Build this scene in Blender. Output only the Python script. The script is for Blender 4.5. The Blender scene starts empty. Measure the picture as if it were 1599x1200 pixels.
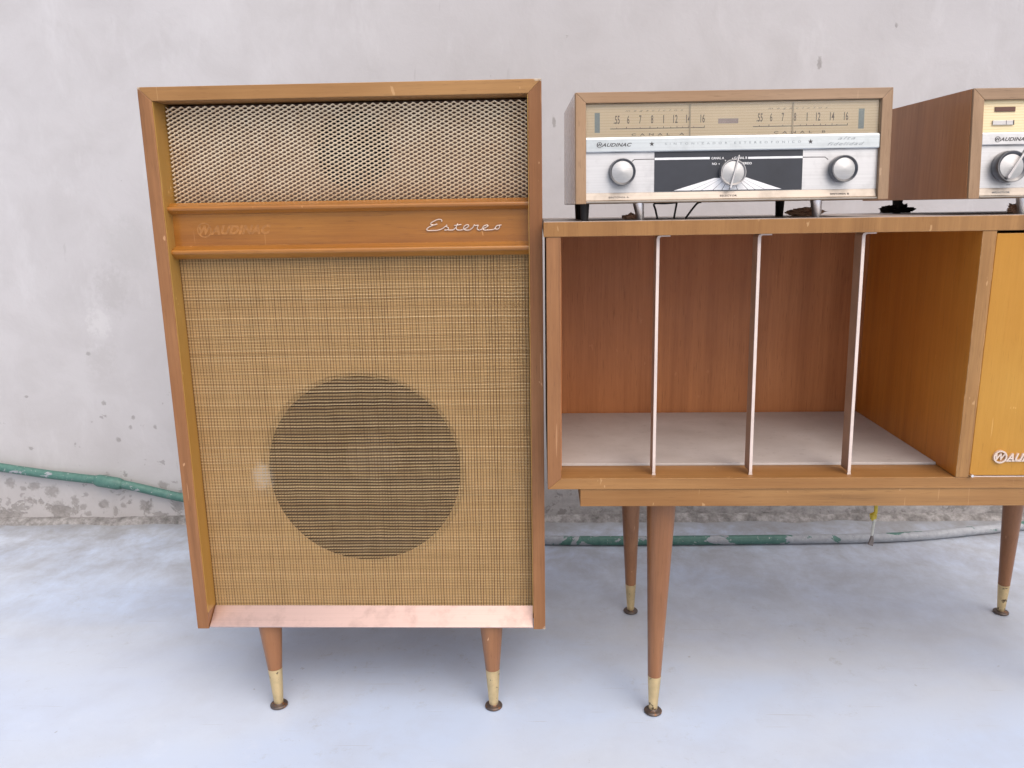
import bpy, bmesh, math, random
from mathutils import Vector, Matrix, noise
random.seed(7)
R = math.radians
S = bpy.context.scene
COL = S.collection

# ------------------------------------------------------------------ camera, sky, sun, exposure
cd = bpy.data.cameras.new('camera'); cam = bpy.data.objects.new('camera', cd); COL.objects.link(cam)
right = Vector((0.99927782, 0.03460647, -0.01569178))
down = Vector((-0.00775903, -0.21842623, -0.97582262))
fwd = Vector((-0.03719727, 0.97523965, -0.21799997))
m = Matrix.Identity(4)
for i in range(3):
    m[i][0] = right[i]; m[i][1] = -down[i]; m[i][2] = -fwd[i]
m[0][3], m[1][3], m[2][3] = 0, 0, 0.75
cam.matrix_world = m
cd.sensor_width = 36; cd.lens = 1230.8 / 1599 * 36
cd.clip_start = 0.02; cd.clip_end = 400
S.camera = cam

SUN_EL, SUN_AZ = R(52), R(28)          # azimuth: to the right of straight behind the camera
w = bpy.data.worlds.new('World'); S.world = w; w.use_nodes = True
nt = w.node_tree; nt.nodes.clear()
sky = nt.nodes.new('ShaderNodeTexSky'); sky.sky_type = 'NISHITA'; sky.sun_disc = False
sky.sun_elevation = SUN_EL; sky.sun_rotation = math.pi - SUN_AZ
sky.air_density = 0.85; sky.dust_density = 4.0; sky.ozone_density = 0.6
bg = nt.nodes.new('ShaderNodeBackground'); bg.inputs[1].default_value = 0.12
wo = nt.nodes.new('ShaderNodeOutputWorld')
nt.links.new(sky.outputs[0], bg.inputs[0]); nt.links.new(bg.outputs[0], wo.inputs[0])
sl = bpy.data.lights.new('sun', 'SUN'); sl.energy = 1.5; sl.angle = R(75); sl.color = (1.0, 0.93, 0.86)
so = bpy.data.objects.new('sun', sl); COL.objects.link(so)
sdir = Vector((math.sin(SUN_AZ) * math.cos(SUN_EL), -math.cos(SUN_AZ) * math.cos(SUN_EL), math.sin(SUN_EL)))
so.rotation_euler = sdir.to_track_quat('Z', 'Y').to_euler(); so.location = (2, -3, 4)
S.view_settings.view_transform = 'Standard'; S.view_settings.look = 'None'
S.view_settings.exposure = 0.40; S.view_settings.gamma = 1.0

# ------------------------------------------------------------------ node helper and materials
class NT:
    def __init__(s, name):
        s.m = bpy.data.materials.new(name); s.m.use_nodes = True
        s.t = s.m.node_tree; s.t.nodes.clear()
        s.out = s.n('ShaderNodeOutputMaterial'); s.tc = s.n('ShaderNodeTexCoord')
    def n(s, ty, **k):
        x = s.t.nodes.new(ty)
        for a, b in k.items(): setattr(x, a, b)
        return x
    def put(s, sock, v):
        if hasattr(v, 'is_output'): s.t.links.new(v, sock)
        elif isinstance(v, tuple) and len(v) == 3 and sock.type == 'RGBA': sock.default_value = (*v, 1)
        else: sock.default_value = v
    def math(s, op, a, b=0.0, c=None, clamp=False):
        x = s.n('ShaderNodeMath', operation=op, use_clamp=clamp); s.put(x.inputs[0], a); s.put(x.inputs[1], b)
        if c is not None: s.put(x.inputs[2], c)
        return x.outputs[0]
    def map(s, scale=(1, 1, 1), loc=(0, 0, 0), rot=(0, 0, 0), src=None):
        x = s.n('ShaderNodeMapping'); s.put(x.inputs[0], src or s.tc.outputs['Object'])
        x.inputs[1].default_value = loc; x.inputs[2].default_value = rot; x.inputs[3].default_value = scale
        return x.outputs[0]
    def noise(s, vec, scale=5.0, detail=4.0, rough=.55, dist=0.0, col=False):
        x = s.n('ShaderNodeTexNoise'); s.put(x.inputs['Vector'], vec); x.inputs['Scale'].default_value = scale
        x.inputs['Detail'].default_value = detail; x.inputs['Roughness'].default_value = rough; x.inputs['Distortion'].default_value = dist
        return x.outputs[1 if col else 0]
    def ramp(s, f, *st, interp='LINEAR'):
        x = s.n('ShaderNodeValToRGB'); s.put(x.inputs[0], f); e = x.color_ramp.elements; x.color_ramp.interpolation = interp
        while len(e) < len(st): e.new(.5)
        for q, (p, c) in zip(e, st):
            q.position = p; q.color = (c, c, c, 1) if not isinstance(c, tuple) else (*c, 1)
        return x.outputs[0]
    def rng(s, v, a, b, va=0.0, vb=1.0):
        x = s.n('ShaderNodeMapRange'); s.put(x.inputs[0], v)
        for i, q in enumerate((a, b, va, vb)): x.inputs[i + 1].default_value = q
        return x.outputs[0]
    def mix(s, f, a, b, mode='MIX'):
        x = s.n('ShaderNodeMix', data_type='RGBA', blend_type=mode)
        s.put(x.inputs[0], f); s.put(x.inputs[6], a); s.put(x.inputs[7], b); return x.outputs[2]
    def sep(s, v=None):
        x = s.n('ShaderNodeSeparateXYZ'); s.put(x.inputs[0], v or s.tc.outputs['Object']); return x.outputs
    def bump(s, h, strength=.3, dist=.001, normal=None):
        x = s.n('ShaderNodeBump'); s.put(x.inputs['Height'], h); x.inputs['Strength'].default_value = strength; x.inputs['Distance'].default_value = dist
        if normal is not None: s.put(x.inputs['Normal'], normal)
        return x.outputs[0]
    def bsdf(s, col, rough=.5, metal=0.0, normal=None, spec=.5, **k):
        x = s.n('ShaderNodeBsdfPrincipled'); s.put(x.inputs['Base Color'], col); s.put(x.inputs['Roughness'], rough); s.put(x.inputs['Metallic'], metal)
        s.put(x.inputs['Specular IOR Level'], spec)
        if normal is not None: s.put(x.inputs['Normal'], normal)
        for a, b in k.items(): s.put(x.inputs[a.replace('_', ' ')], b)
        s.t.links.new(x.outputs[0], s.out.inputs[0]); return x
    def edge(s, rad=.0016, lo=.02, hi=.25):
        b = s.n('ShaderNodeBevel', samples=6); b.inputs[0].default_value = rad
        g = s.n('ShaderNodeNewGeometry'); d = s.n('ShaderNodeVectorMath', operation='DOT_PRODUCT')
        s.t.links.new(b.outputs[0], d.inputs[0]); s.t.links.new(g.outputs['Normal'], d.inputs[1])
        return s.ramp(s.math('SUBTRACT', 1.0, d.outputs['Value']), (lo, 0.0), (hi, 1.0))

MAT = {}
def wood(name, dark, light, axis='x', rough=.42, grain=1.0, wear=.6, scr=.5, off=0.0, dust=0.0, coarse=1.0, coat=0.0):
    t = NT(name)
    sc = {'x': (3, 90, 90), 'y': (90, 3, 90), 'z': (90, 90, 3)}[axis]
    sc = tuple(v * coarse for v in sc)
    info = t.n('ShaderNodeObjectInfo')
    vec = t.n('ShaderNodeVectorMath', operation='ADD'); t.put(vec.inputs[0], t.tc.outputs['Object'])
    sh = t.n('ShaderNodeVectorMath', operation='SCALE'); sh.inputs[0].default_value = (3.1, 1.7, 2.3); t.put(sh.inputs['Scale'], info.outputs['Random'])
    t.t.links.new(sh.outputs[0], vec.inputs[1])
    v = vec.outputs[0]
    g1 = t.noise(t.map(sc, (off, off, off), src=v), 1.0, 5, .6, .6)
    g2 = t.noise(t.map(tuple(a * 5 for a in sc), src=v), 1.0, 3, .6)
    band = t.noise(t.map(tuple(a * .16 for a in sc), (off * 2, 0, 0), src=v), 1.0, 3, .5, 1.2)
    f = t.math('ADD', t.math('MULTIPLY', g1, .45 * grain), t.math('ADD', t.math('MULTIPLY', g2, .22 * grain), t.math('MULTIPLY', band, .55)))
    f = t.math('SUBTRACT', f, .11 + .335 * grain - .335 + .0)
    base = t.ramp(f, (.33, dark), (.67, light))
    # pores: short dark dashes
    pv = tuple(a * 9 if a > 50 else a * 14 for a in sc)
    pore = t.ramp(t.noise(t.map(pv, src=v), 1.0, 2, .5), (.62, 0.0), (.7, 1.0))
    base = t.mix(t.math('MULTIPLY', pore, .42 * grain), base, tuple(c * .45 for c in dark))
    # blotchy tone
    blot = t.noise(v, 6.0, 4, .6)
    base = t.mix(t.ramp(blot, (.3, .0), (.75, .3)), base, tuple(min(1, c * 1.25 + .02) for c in light))
    deep = t.noise(v, 2.6, 3, .5)
    base = t.mix(t.ramp(deep, (.40, 0.0), (.64, .5)), base, (dark[0] * 1.25, dark[1] * 1.05, dark[2] * .75))
    # scratches, knocks and edge wear
    pale = tuple(min(1, c * 1.2 + a) for c, a in zip(light, (.17, .15, .11)))
    nick = t.math('MULTIPLY', t.ramp(t.noise(t.map((60, 60, 25), (off, 3, 1), (0.3, .2, .5), v), 1.0, 3, .7), (.69, 0.0), (.71, 1.0)), scr)
    hair = t.noise(t.map((230, 230, 9), (1, 2, off), (.5, .3, .25), v), 1.0, 2, .5)
    hair = t.math('MULTIPLY', t.ramp(hair, (.73, 0.0), (.75, 1.0)), scr * .6)
    ed = t.math('MULTIPLY', t.edge(), t.ramp(t.noise(v, 55.0, 4, .7), (.46, 0.0), (.6, 1.0)))
    ed = t.math('MULTIPLY', ed, wear)
    msk = t.math('MAXIMUM', t.math('MAXIMUM', nick, hair), ed)
    base = t.mix(msk, base, pale)
    if dust:
        nz = t.sep(t.n('ShaderNodeNewGeometry').outputs['Normal'])[2]
        dm = t.math('MULTIPLY', t.ramp(nz, (.4, 0.0), (.95, 1.0)), t.ramp(t.noise(v, 14.0, 5, .65), (.25, .55), (.7, 1.0)))
        base = t.mix(t.math('MULTIPLY', dm, dust), base, (.47, .45, .44))
    rg = t.math('ADD', rough - .08, t.math('MULTIPLY', t.noise(v, 22.0, 4, .6), .18))
    rg = t.math('ADD', rg, t.math('MULTIPLY', msk, .25))
    h = t.math('SUBTRACT', t.math('MULTIPLY', g2, .5), t.math('ADD', t.math('MULTIPLY', pore, .4), t.math('MULTIPLY', msk, .8)))
    t.bsdf(base, rg, 0.0, t.bump(h, .25, .0006), .33, Coat_Weight=coat, Coat_Roughness=.16)
    MAT[name] = t.m

FR = ((.155, .066, .026), (.385, .180, .072))
CHIP = [(-.001, 0, .910), (.514, 0, .9115), (.5203, 0, .910), (.352, 0, .914), (.521, 0, .142)]
for ax in 'xyz':
    wood('frame_' + ax, *FR, ax, off=ord(ax), wear=.9, scr=.6)
    wood('case_' + ax, (.22, .14, .082), (.41, .27, .165), ax, rough=.5, grain=1.0, wear=.35, scr=.25, dust=.75, off=2, coat=.0)
    wood('side_' + ax, (.205, .102, .036), (.42, .226, .082), ax, grain=1.0, wear=.9, scr=.4, dust=.9, off=4)
    wood('slab_' + ax, (.205, .102, .036), (.42, .226, .082), ax, grain=1.0, wear=.9, scr=.4, dust=0, off=4)
wood('board', (.215, .080, .012), (.455, .190, .030), 'x', rough=.33, off=1.3, wear=.5, scr=.45, coat=.5)
wood('liner', (.33, .185, .045), (.48, .285, .078), 'z', rough=.4, grain=.7, wear=.2, scr=.7)
wood('inner', (.30, .105, .036), (.55, .225, .082), 'z', rough=.4, grain=1.0, wear=.1, scr=.12, coarse=.8)
wood('partition', (.42, .15, .02), (.70, .30, .05), 'z', rough=.38, grain=1.0, wear=.3, scr=.2, coarse=.7)
wood('door', (.37, .175, .022), (.52, .28, .048), 'z', rough=.38, grain=.8, wear=.6, scr=.5)
wood('leg', (.18, .078, .034), (.345, .16, .070), 'z', rough=.36, grain=1.0, wear=.1, scr=1.3, coat=.2)
wood('amp_side', (.26, .105, .038), (.46, .21, .085), 'z', rough=.45, grain=1.0, wear=.3, scr=.1, dust=.7, coarse=.8, coat=.25)
wood('tuner_side', (.26, .17, .11), (.42, .29, .19), 'z', rough=.4, grain=.8, wear=.3, scr=.1, dust=.7, coarse=.8, coat=1.0)

def chips(mat, pts):
    t = NT.__new__(NT); t.m = mat; t.t = mat.node_tree
    t.tc = next(n for n in t.t.nodes if n.type == 'TEX_COORD'); pb = next(n for n in t.t.nodes if n.type == 'BSDF_PRINCIPLED')
    src = pb.inputs['Base Color'].links[0].from_socket
    x, y, z = t.sep(); w_ = t.math('MULTIPLY', t.math('SUBTRACT', t.noise(t.tc.outputs['Object'], 160, 4, .7), .5), .016); best = None
    for px, py, pz in pts:
        q = t.n('ShaderNodeVectorMath', operation='DISTANCE'); t.put(q.inputs[0], t.tc.outputs['Object']); q.inputs[1].default_value = (px, py, pz)
        best = q.outputs['Value'] if best is None else t.math('MINIMUM', best, q.outputs['Value'])
    t.put(pb.inputs['Base Color'], t.mix(t.math('MULTIPLY', t.rng(t.math('ADD', best, w_), .0058, .0036), .75), src, (.55, .48, .38)))
def plain(name, col, rough=.5, metal=0.0, var=.15, bumpy=0.0, scale=60, spec=.5, spot=None):
    t = NT(name); n = t.noise(t.tc.outputs['Object'], scale, 5, .6)
    c = t.mix(t.ramp(n, (.3, 0.0), (.75, 1.0)), tuple(x * (1 - var) for x in col), tuple(min(1, x * (1 + var)) for x in col))
    if spot:
        c = t.mix(t.ramp(t.noise(t.tc.outputs['Object'], spot[1], 4, .65), (spot[2], 0.0), (spot[2] + .05, 1.0)), c, spot[0])
    nrm = t.bump(n, bumpy, .001) if bumpy else None
    t.bsdf(c, t.math('ADD', rough - .06, t.math('MULTIPLY', n, .12)), metal, nrm, spec); MAT[name] = t.m

def brushed(name, col, rough=.3, axis='x', var=.06, grime=.3):
    t = NT(name); sc = {'x': (4, 900, 900), 'z': (900, 900, 4)}[axis]
    n = t.noise(t.map(sc), 1.0, 3, .6); g = t.noise(t.tc.outputs['Object'], 35, 5, .65)
    c = t.mix(t.ramp(n, (.3, 0.0), (.7, 1.0)), tuple(x * (1 - var) for x in col), tuple(min(1, x * (1 + var)) for x in col))
    c = t.mix(t.math('MULTIPLY', t.ramp(g, (.5, 0.0), (.72, 1.0)), grime), c, tuple(x * .62 for x in col))
    t.bsdf(c, t.math('ADD', rough, t.math('MULTIPLY', g, .15)), 1.0, t.bump(n, .12, .0003)); MAT[name] = t.m

brushed('aluminium', (.56, .555, .555), .38, grime=.4)
brushed('knob_metal', (.45, .445, .44), .3)
brushed('strip_metal', (.31, .275, .24), .30, grime=.6)
brushed('band_metal', (.47, .50, .51), .3, grime=.4)
brushed('chrome', (.83, .82, .82), .16, 'z', grime=.25)
brushed('copper_sill', (.60, .44, .395), .33, grime=.5)
plain('brass', (.70, .53, .28), .34, .75, .2, .1, 40, spot=((.12, .085, .05), 85, .61))
plain('glide', (.13, .105, .095), .5, .6, .4, .3, 120, spot=((.24, .12, .06), 90, .56))
plain('script_metal', (.72, .58, .48), .42, .4, .1)
plain('divider', (.72, .60, .53), .4, 0.0, .1, .1, 40)
plain('divider_side', (.36, .205, .12), .5, 0.0, .2, .1, 30)
plain('rubber', (.018, .017, .018), .6)
plain('cable_black', (.012, .012, .013), .5)
plain('black_panel', (.022, .025, .034), .35, 0, .2, 0, 30)
plain('print_white', (.80, .80, .80), .5)
plain('print_dark', (.045, .04, .04), .5)
plain('print_brown', (.17, .12, .075), .5)
plain('print_faint', (.46, .35, .22), .5)
plain('print_steel', (.20, .22, .23), .5, .0)
plain('grey_bar', (.27, .32, .31), .5)
plain('pink_bar', (.42, .33, .30), .5)
plain('needle', (.50, .40, .26), .4)
plain('ghost', (.385, .165, .04), .6, 0, .3, .2, 200)
plain('knob_ring', (.16, .16, .165), .35, .8)
plain('knob_pale', (.48, .46, .45), .35, .8)
plain('pointer', (.52, .50, .49), .35, .8)
plain('slot', (.10, .035, .02), .4)
plain('backing', (.16, .10, .075), .9)
plain('cone', (.032, .020, .020), .9, 0, .2, .2, 90)
plain('dust_cap', (.11, .085, .07), .9)
plain('baffle', (.70, .48, .23), .9, 0, .1)
plain('back_board', (.16, .085, .045), .7)
plain('paper_wad', (.50, .30, .20), .75, 0, .35, .4, 90)
plain('foam', (.02, .019, .019), .95, 0, .4, .5, 150)
plain('tape', (.62, .47, .04), .45, 0, .2)
plain('wire_white', (.62, .62, .55), .5)
plain('lead_tip', (.21, .18, .165), .5, .3)
plain('white_fluff', (.72, .68, .60), .9)

def expanded():
    t = NT('mesh_metal'); n = t.noise(t.tc.outputs['Object'], 45, 4, .6)
    c = t.mix(t.ramp(n, (.3, 0.0), (.75, 1.0)), (.82, .64, .42), (.94, .79, .56))
    t.bsdf(c, .42, .15); MAT['mesh_metal'] = t.m
expanded()

def thread(name, a, b, rough=.5, spec=.4, glint=0.0):
    t = NT(name); g = t.n('ShaderNodeNewGeometry')
    o = t.sep()
    n = t.noise(t.map((60, 1, 25)), 1.0, 3, .6)
    f = t.math('ADD', t.math('MULTIPLY', g.outputs['Random Per Island'], .55), t.math('MULTIPLY', n, .5))
    c = t.ramp(f, (.2, a), (.85, b))
    # pale lint rubbed into the cloth beside the driver
    dx = t.math('SUBTRACT', o[0], .1085); dz = t.math('SUBTRACT', o[2], .372)
    d = t.math('SQRT', t.math('ADD', t.math('MULTIPLY', dx, dx), t.math('MULTIPLY', t.math('MULTIPLY', dz, dz), .45)))
    d = t.math('ADD', d, t.math('MULTIPLY', t.math('SUBTRACT', t.noise(t.tc.outputs['Object'], 130, 4, .6), .5), .016))
    c = t.mix(t.ramp(d, (.008, .75), (.017, 0.0)), c, (.72, .65, .53))
    b = t.bsdf(c, rough, glint, None, spec)
    tr = t.n('ShaderNodeBsdfTranslucent'); t.put(tr.inputs[0], c); mx = t.n('ShaderNodeMixShader'); mx.inputs[0].default_value = .38
    t.t.links.new(b.outputs[0], mx.inputs[1]); t.t.links.new(tr.outputs[0], mx.inputs[2]); t.t.links.new(mx.outputs[0], t.out.inputs[0]); MAT[name] = t.m
thread('weft', (.35, .215, .09), (.56, .385, .185))
thread('lurex', (.70, .49, .22), (.90, .72, .42), .38, .6, .2)
thread('warp', (.10, .056, .028), (.19, .11, .058))

def dial():
    t = NT('dial_plate'); z = t.sep()[2]
    st = t.math('FRACT', t.math('MULTIPLY', z, 1 / .0034))
    ln = t.ramp(st, (.0, 1.0), (.14, 1.0), (.2, 0.0), (1.0, 0.0))
    n = t.noise(t.tc.outputs['Object'], 18, 4, .6)
    c = t.mix(t.ramp(n, (.3, 0.0), (.8, 1.0)), (.80, .64, .41), (.87, .72, .49))
    c = t.mix(t.math('MULTIPLY', ln, .45), c, (.60, .40, .12))
    t.bsdf(c, .45); MAT['dial_plate'] = t.m
    t = NT('cream_plate'); z = t.sep()[2]
    st = t.math('FRACT', t.math('MULTIPLY', z, 1 / .0034))
    ln = t.ramp(st, (.0, 1.0), (.14, 1.0), (.2, 0.0), (1.0, 0.0))
    c = t.mix(t.math('MULTIPLY', ln, .55), (.80, .66, .40), (.62, .42, .16))
    t.bsdf(c, .42, 0.0, t.bump(ln, .4, .0006)); MAT['cream_plate'] = t.m
dial()

def glass():
    t = NT('dial_glass'); tr = t.n('ShaderNodeBsdfTransparent'); tr.inputs[0].default_value = (.985, .98, .97, 1)
    gl = t.n('ShaderNodeBsdfGlossy'); gl.inputs['Roughness'].default_value = .12
    fr = t.n('ShaderNodeFresnel'); fr.inputs[0].default_value = 1.45
    mx = t.n('ShaderNodeMixShader'); t.t.links.new(fr.outputs[0], mx.inputs[0]); t.t.links.new(tr.outputs[0], mx.inputs[1]); t.t.links.new(gl.outputs[0], mx.inputs[2])
    t.t.links.new(mx.outputs[0], t.out.inputs[0]); MAT['dial_glass'] = t.m
glass()

WALL_MARKS = [(-1.0578, 0.3049, 0.006, 0.006), (-0.9892, 0.2691, 0.0045, 0.0045), (-0.9386, 0.2445, 0.0045, 0.0045), (-1.0327, 0.2113, 0.006, 0.006), (-1.2465, 0.3227, 0.0045, 0.003), (-1.2529, 0.1918, 0.006, 0.0045), (-1.0799, 0.4263, 0.0045, 0.0045), (-0.9987, 0.2434, 0.0045, 0.0045), (-1.3174, 0.1027, 0.012, 0.012), (-1.2572, 0.0939, 0.0165, 0.0105), (-1.2156, 0.0802, 0.015, 0.0165), (-1.2073, 0.0362, 0.0225, 0.018), (-1.1625, 0.0546, 0.009, 0.012), (-1.0906, 0.0474, 0.0135, 0.0105), (-0.9861, 0.0434, 0.015, 0.012), (-0.9352, 0.0935, 0.012, 0.0105), (-1.0766, 0.1178, 0.009, 0.006), (-1.1345, 0.0222, 0.009, 0.006), (-1.3489, 0.0268, 0.009, 0.006), (-1.1436, 0.0392, 0.0075, 0.0075), (0.0322, 0.9345, 0.0038, 0.0105), (0.6042, 1.0424, 0.0045, 0.0135), (-1.0428, 0.0421, 0.0075, 0.006), (-1.2903, 0.0891, 0.0075, 0.006), (0.7609, 1.116, 0.003, 0.006)]
def wall_mat():
    t = NT('plaster'); ob = t.tc.outputs['Object']; x, y, z = t.sep()
    big = t.noise(ob, 1.3, 5, .55); mid = t.noise(ob, 7, 6, .65, .5); fine = t.noise(ob, 90, 4, .6)
    c = t.ramp(big, (.3, (.515, .50, .503)), (.7, (.575, .562, .565)))
    c = t.mix(t.ramp(mid, (.42, 0.0), (.72, .6)), c, (.455, .438, .435))
    c = t.mix(t.ramp(t.noise(t.map((1, 1, .35), (7, 2, 4)), 11, 5, .7), (.55, 0.0), (.72, .6)), c, (.61, .60, .605))
    # grime rising from the base
    low = t.ramp(z, (.0, 1.0), (.34, 0.0)); lowest = t.ramp(z, (.02, 1.0), (.13, 0.0))
    c = t.mix(t.math('MULTIPLY', low, t.math('ADD', t.math('MULTIPLY', mid, .5), .12)), c, (.40, .37, .355))
    sp = t.noise(t.map((1, 1, 1.1), (3, 0, 1)), 26, 4, .6, .3)
    thr = t.math('SUBTRACT', sp, t.math('SUBTRACT', .725, t.math('MULTIPLY', t.ramp(z, (.03, 1.0), (.42, 0.0)), .12)))
    c = t.mix(t.math('MULTIPLY', t.ramp(thr, (0.0, 0.0), (.03, 1.0)), .6), c, (.27, .25, .245))
    pt = t.noise(t.map((1, 1, 1.2), (11, 0, 5)), 13, 5, .68, .5)
    pt = t.ramp(t.math('ADD', pt, t.math('MULTIPLY', lowest, .16)), (.68, 0.0), (.71, 1.0))
    pt = t.math('MULTIPLY', pt, t.ramp(z, (.12, 1.0), (.17, 0.0)))
    c = t.mix(t.math('MULTIPLY', pt, .6), c, t.ramp(fine, (.3, (.17, .16, .15)), (.7, (.30, .28, .26))))
    # chips and spots with places of their own
    wob = t.math('MULTIPLY', t.math('SUBTRACT', t.noise(ob, 75, 5, .7), .5), 3.2)
    best = None
    for mx_, mz_, rx_, rz_ in WALL_MARKS:
        ax_ = t.math('DIVIDE', t.math('SUBTRACT', x, mx_), rx_); az_ = t.math('DIVIDE', t.math('SUBTRACT', z, mz_), rz_)
        q = t.math('SQRT', t.math('ADD', t.math('MULTIPLY', ax_, ax_), t.math('MULTIPLY', az_, az_)))
        best = q if best is None else t.math('MINIMUM', best, q)
    chip = t.rng(t.math('ADD', best, wob), 1.25, .75)
    c = t.mix(t.math('MULTIPLY', chip, .62), c, t.ramp(fine, (.3, (.20, .185, .175)), (.7, (.31, .29, .275))))
    for mx_, mz_, r_, col_ in ((-1.005, .575, .05, (.44, .425, .42)), (-1.045, .50, .035, (.64, .63, .625)), (-1.05, .415, .04, (.47, .455, .45)), (-.95, .68, .06, (.47, .46, .455))):
        ax_ = t.math('SUBTRACT', x, mx_); az_ = t.math('MULTIPLY', t.math('SUBTRACT', z, mz_), .75)
        q = t.math('SQRT', t.math('ADD', t.math('MULTIPLY', ax_, ax_), t.math('MULTIPLY', az_, az_)))
        c = t.mix(t.math('MULTIPLY', t.rng(t.math('ADD', q, t.math('MULTIPLY', wob, .035)), r_, r_ * .4), .55), c, col_)
    # blacker mould on the stretch behind the sideboard
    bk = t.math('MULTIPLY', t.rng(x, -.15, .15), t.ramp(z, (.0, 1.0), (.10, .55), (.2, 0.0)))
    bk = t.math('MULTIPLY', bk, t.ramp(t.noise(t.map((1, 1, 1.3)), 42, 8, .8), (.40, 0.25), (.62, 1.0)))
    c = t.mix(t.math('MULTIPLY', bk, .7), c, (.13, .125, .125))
    # trowel scuffs
    sc = t.ramp(t.noise(t.map((50, 1, 9), (0, 0, 3), (0, .5, 0)), 1.0, 3, .6), (.70, 0.0), (.74, 1.0))
    c = t.mix(t.math('MULTIPLY', sc, .3), c, (.36, .345, .34))
    h = t.math('ADD', t.math('MULTIPLY', mid, 1.0), t.math('ADD', t.math('MULTIPLY', fine, .25), t.math('MULTIPLY', pt, -.7)))
    t.bsdf(c, .8, 0.0, t.bump(h, .35, .0035), .25); MAT['plaster'] = t.m
wall_mat()

def cement_mat():
    t = NT('rough_cement'); ob = t.tc.outputs['Object']; n = t.noise(ob, 38, 7, .72); f = t.noise(ob, 200, 3, .6)
    c = t.ramp(n, (.34, (.13, .125, .12)), (.5, (.25, .24, .235)), (.66, (.40, .39, .385)))
    t.bsdf(c, .9, 0.0, t.bump(t.math('ADD', n, t.math('MULTIPLY', f, .3)), .8, .003), .2); MAT['rough_cement'] = t.m
cement_mat()
def floor_mat():
    t = NT('painted_floor'); ob = t.tc.outputs['Object']; x, y, z = t.sep()
    big = t.noise(t.map((.55, 1.2, 1), (2.6, .4, 0)), 2.2, 4, .55, .4); mid = t.noise(t.map((1.0, 1.1, 1), (1, 4, 0)), 8, 7, .66, .2); fine = t.noise(ob, 70, 5, .65)
    c = t.ramp(big, (.36, (.53, .63, .80)), (.52, (.56, .625, .725)), (.68, (.53, .62, .79)))
    c = t.mix(t.ramp(mid, (.45, 0.0), (.75, .45)), c, (.46, .50, .58))
    c = t.mix(t.ramp(t.noise(t.map((1, 1, 1), (9, 3, 0)), 15, 6, .72, .1), (.6, 0.0), (.74, .35)), c, (.63, .69, .80))
    near = t.rng(y, 1.15, 1.75)
    dirt = t.noise(t.map((1.1, .9, 1), (5, 1, 0)), 8, 8, .74, .2)
    c = t.mix(t.math('MULTIPLY', near, t.ramp(dirt, (.34, 0.0), (.62, .9))), c, (.30, .30, .31))
    edge = t.rng(t.math('ADD', y, t.math('MULTIPLY', dirt, .12)), 1.76, 1.90)
    c = t.mix(t.math('MULTIPLY', edge, .85), c, (.24, .235, .23))
    spk = t.ramp(t.noise(t.map((1, 1, 1), (31, 0, 0)), 38, 3, .6), (.72, 0.0), (.745, 1.0))
    c = t.mix(t.math('MULTIPLY', spk, .5), c, (.24, .24, .25))
    scf = t.ramp(t.noise(t.map((1.2, 1.2, 1), (.3, 7.4, 0)), 24, 6, .8), (.57, 0.0), (.68, 1.0))
    scf = t.math('MULTIPLY', scf, t.ramp(t.noise(t.map((1, 1, 1), (4.1, 2.2, 0)), 3.0, 2, .5), (.46, 0.0), (.62, 1.0)))
    c = t.mix(t.math('MULTIPLY', scf, .45), c, (.33, .34, .33))
    # straight scratches and trowel marks
    for rz, sd in ((.5, 2), (1.9, 8), (-.4, 14)):
        sr = t.ramp(t.noise(t.map((6, 170, 1), (sd, sd * .7, 0), (0, 0, rz)), 1.0, 2, .5), (.735, 0.0), (.75, 1.0))
        c = t.mix(t.math('MULTIPLY', sr, .35), c, (.36, .37, .39))
    grit = t.ramp(t.noise(ob, 320, 2, .5), (.70, 0.0), (.74, 1.0))
    c = t.mix(t.math('MULTIPLY', grit, .28), c, (.30, .30, .32))
    rg = t.math('ADD', .30, t.math('MULTIPLY', mid, .25))
    h = t.math('ADD', t.math('MULTIPLY', mid, 1.0), t.math('MULTIPLY', fine, .15))
    t.bsdf(c, rg, 0.0, t.bump(h, .22, .004), .5); MAT['painted_floor'] = t.m
floor_mat()

def pipe_mat():
    t = NT('pipe_paint'); ob = t.tc.outputs['Object']; x, y, z = t.sep()
    n = t.noise(t.map((.6, 1, 1)), 24, 5, .65, .4); f2 = t.noise(ob, 90, 4, .6)
    th = t.ramp(t.math('MULTIPLY', t.math('ADD', x, 1.5), 1 / 3.0), (.0, .62), (.25, .585), (.46, .50), (.52, .50), (.56, .56), (.66, .57), (.69, .40), (.85, .37), (1.0, .35))
    g = t.ramp(t.math('SUBTRACT', n, th), (-.0, 0.0), (.015, 1.0))
    gc = t.ramp(f2, (.3, (.055, .145, .12)), (.7, (.09, .205, .17)))
    pc = t.ramp(f2, (.3, (.27, .285, .31)), (.7, (.38, .40, .43)))
    c = t.mix(g, gc, pc)
    c = t.mix(t.ramp(t.noise(ob, 160, 3, .6), (.66, 0.0), (.7, .7)), c, (.52, .53, .52))
    c = t.mix(t.ramp(t.noise(t.map((1, 1, 1), (5, 5, 5)), 40, 4, .7), (.62, 0.0), (.7, .5)), c, (.20, .20, .20))
    t.bsdf(c, .5, 0.0, t.bump(t.math('ADD', g, t.math('MULTIPLY', f2, .4)), .5, .001)); MAT['pipe_paint'] = t.m
pipe_mat()

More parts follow.
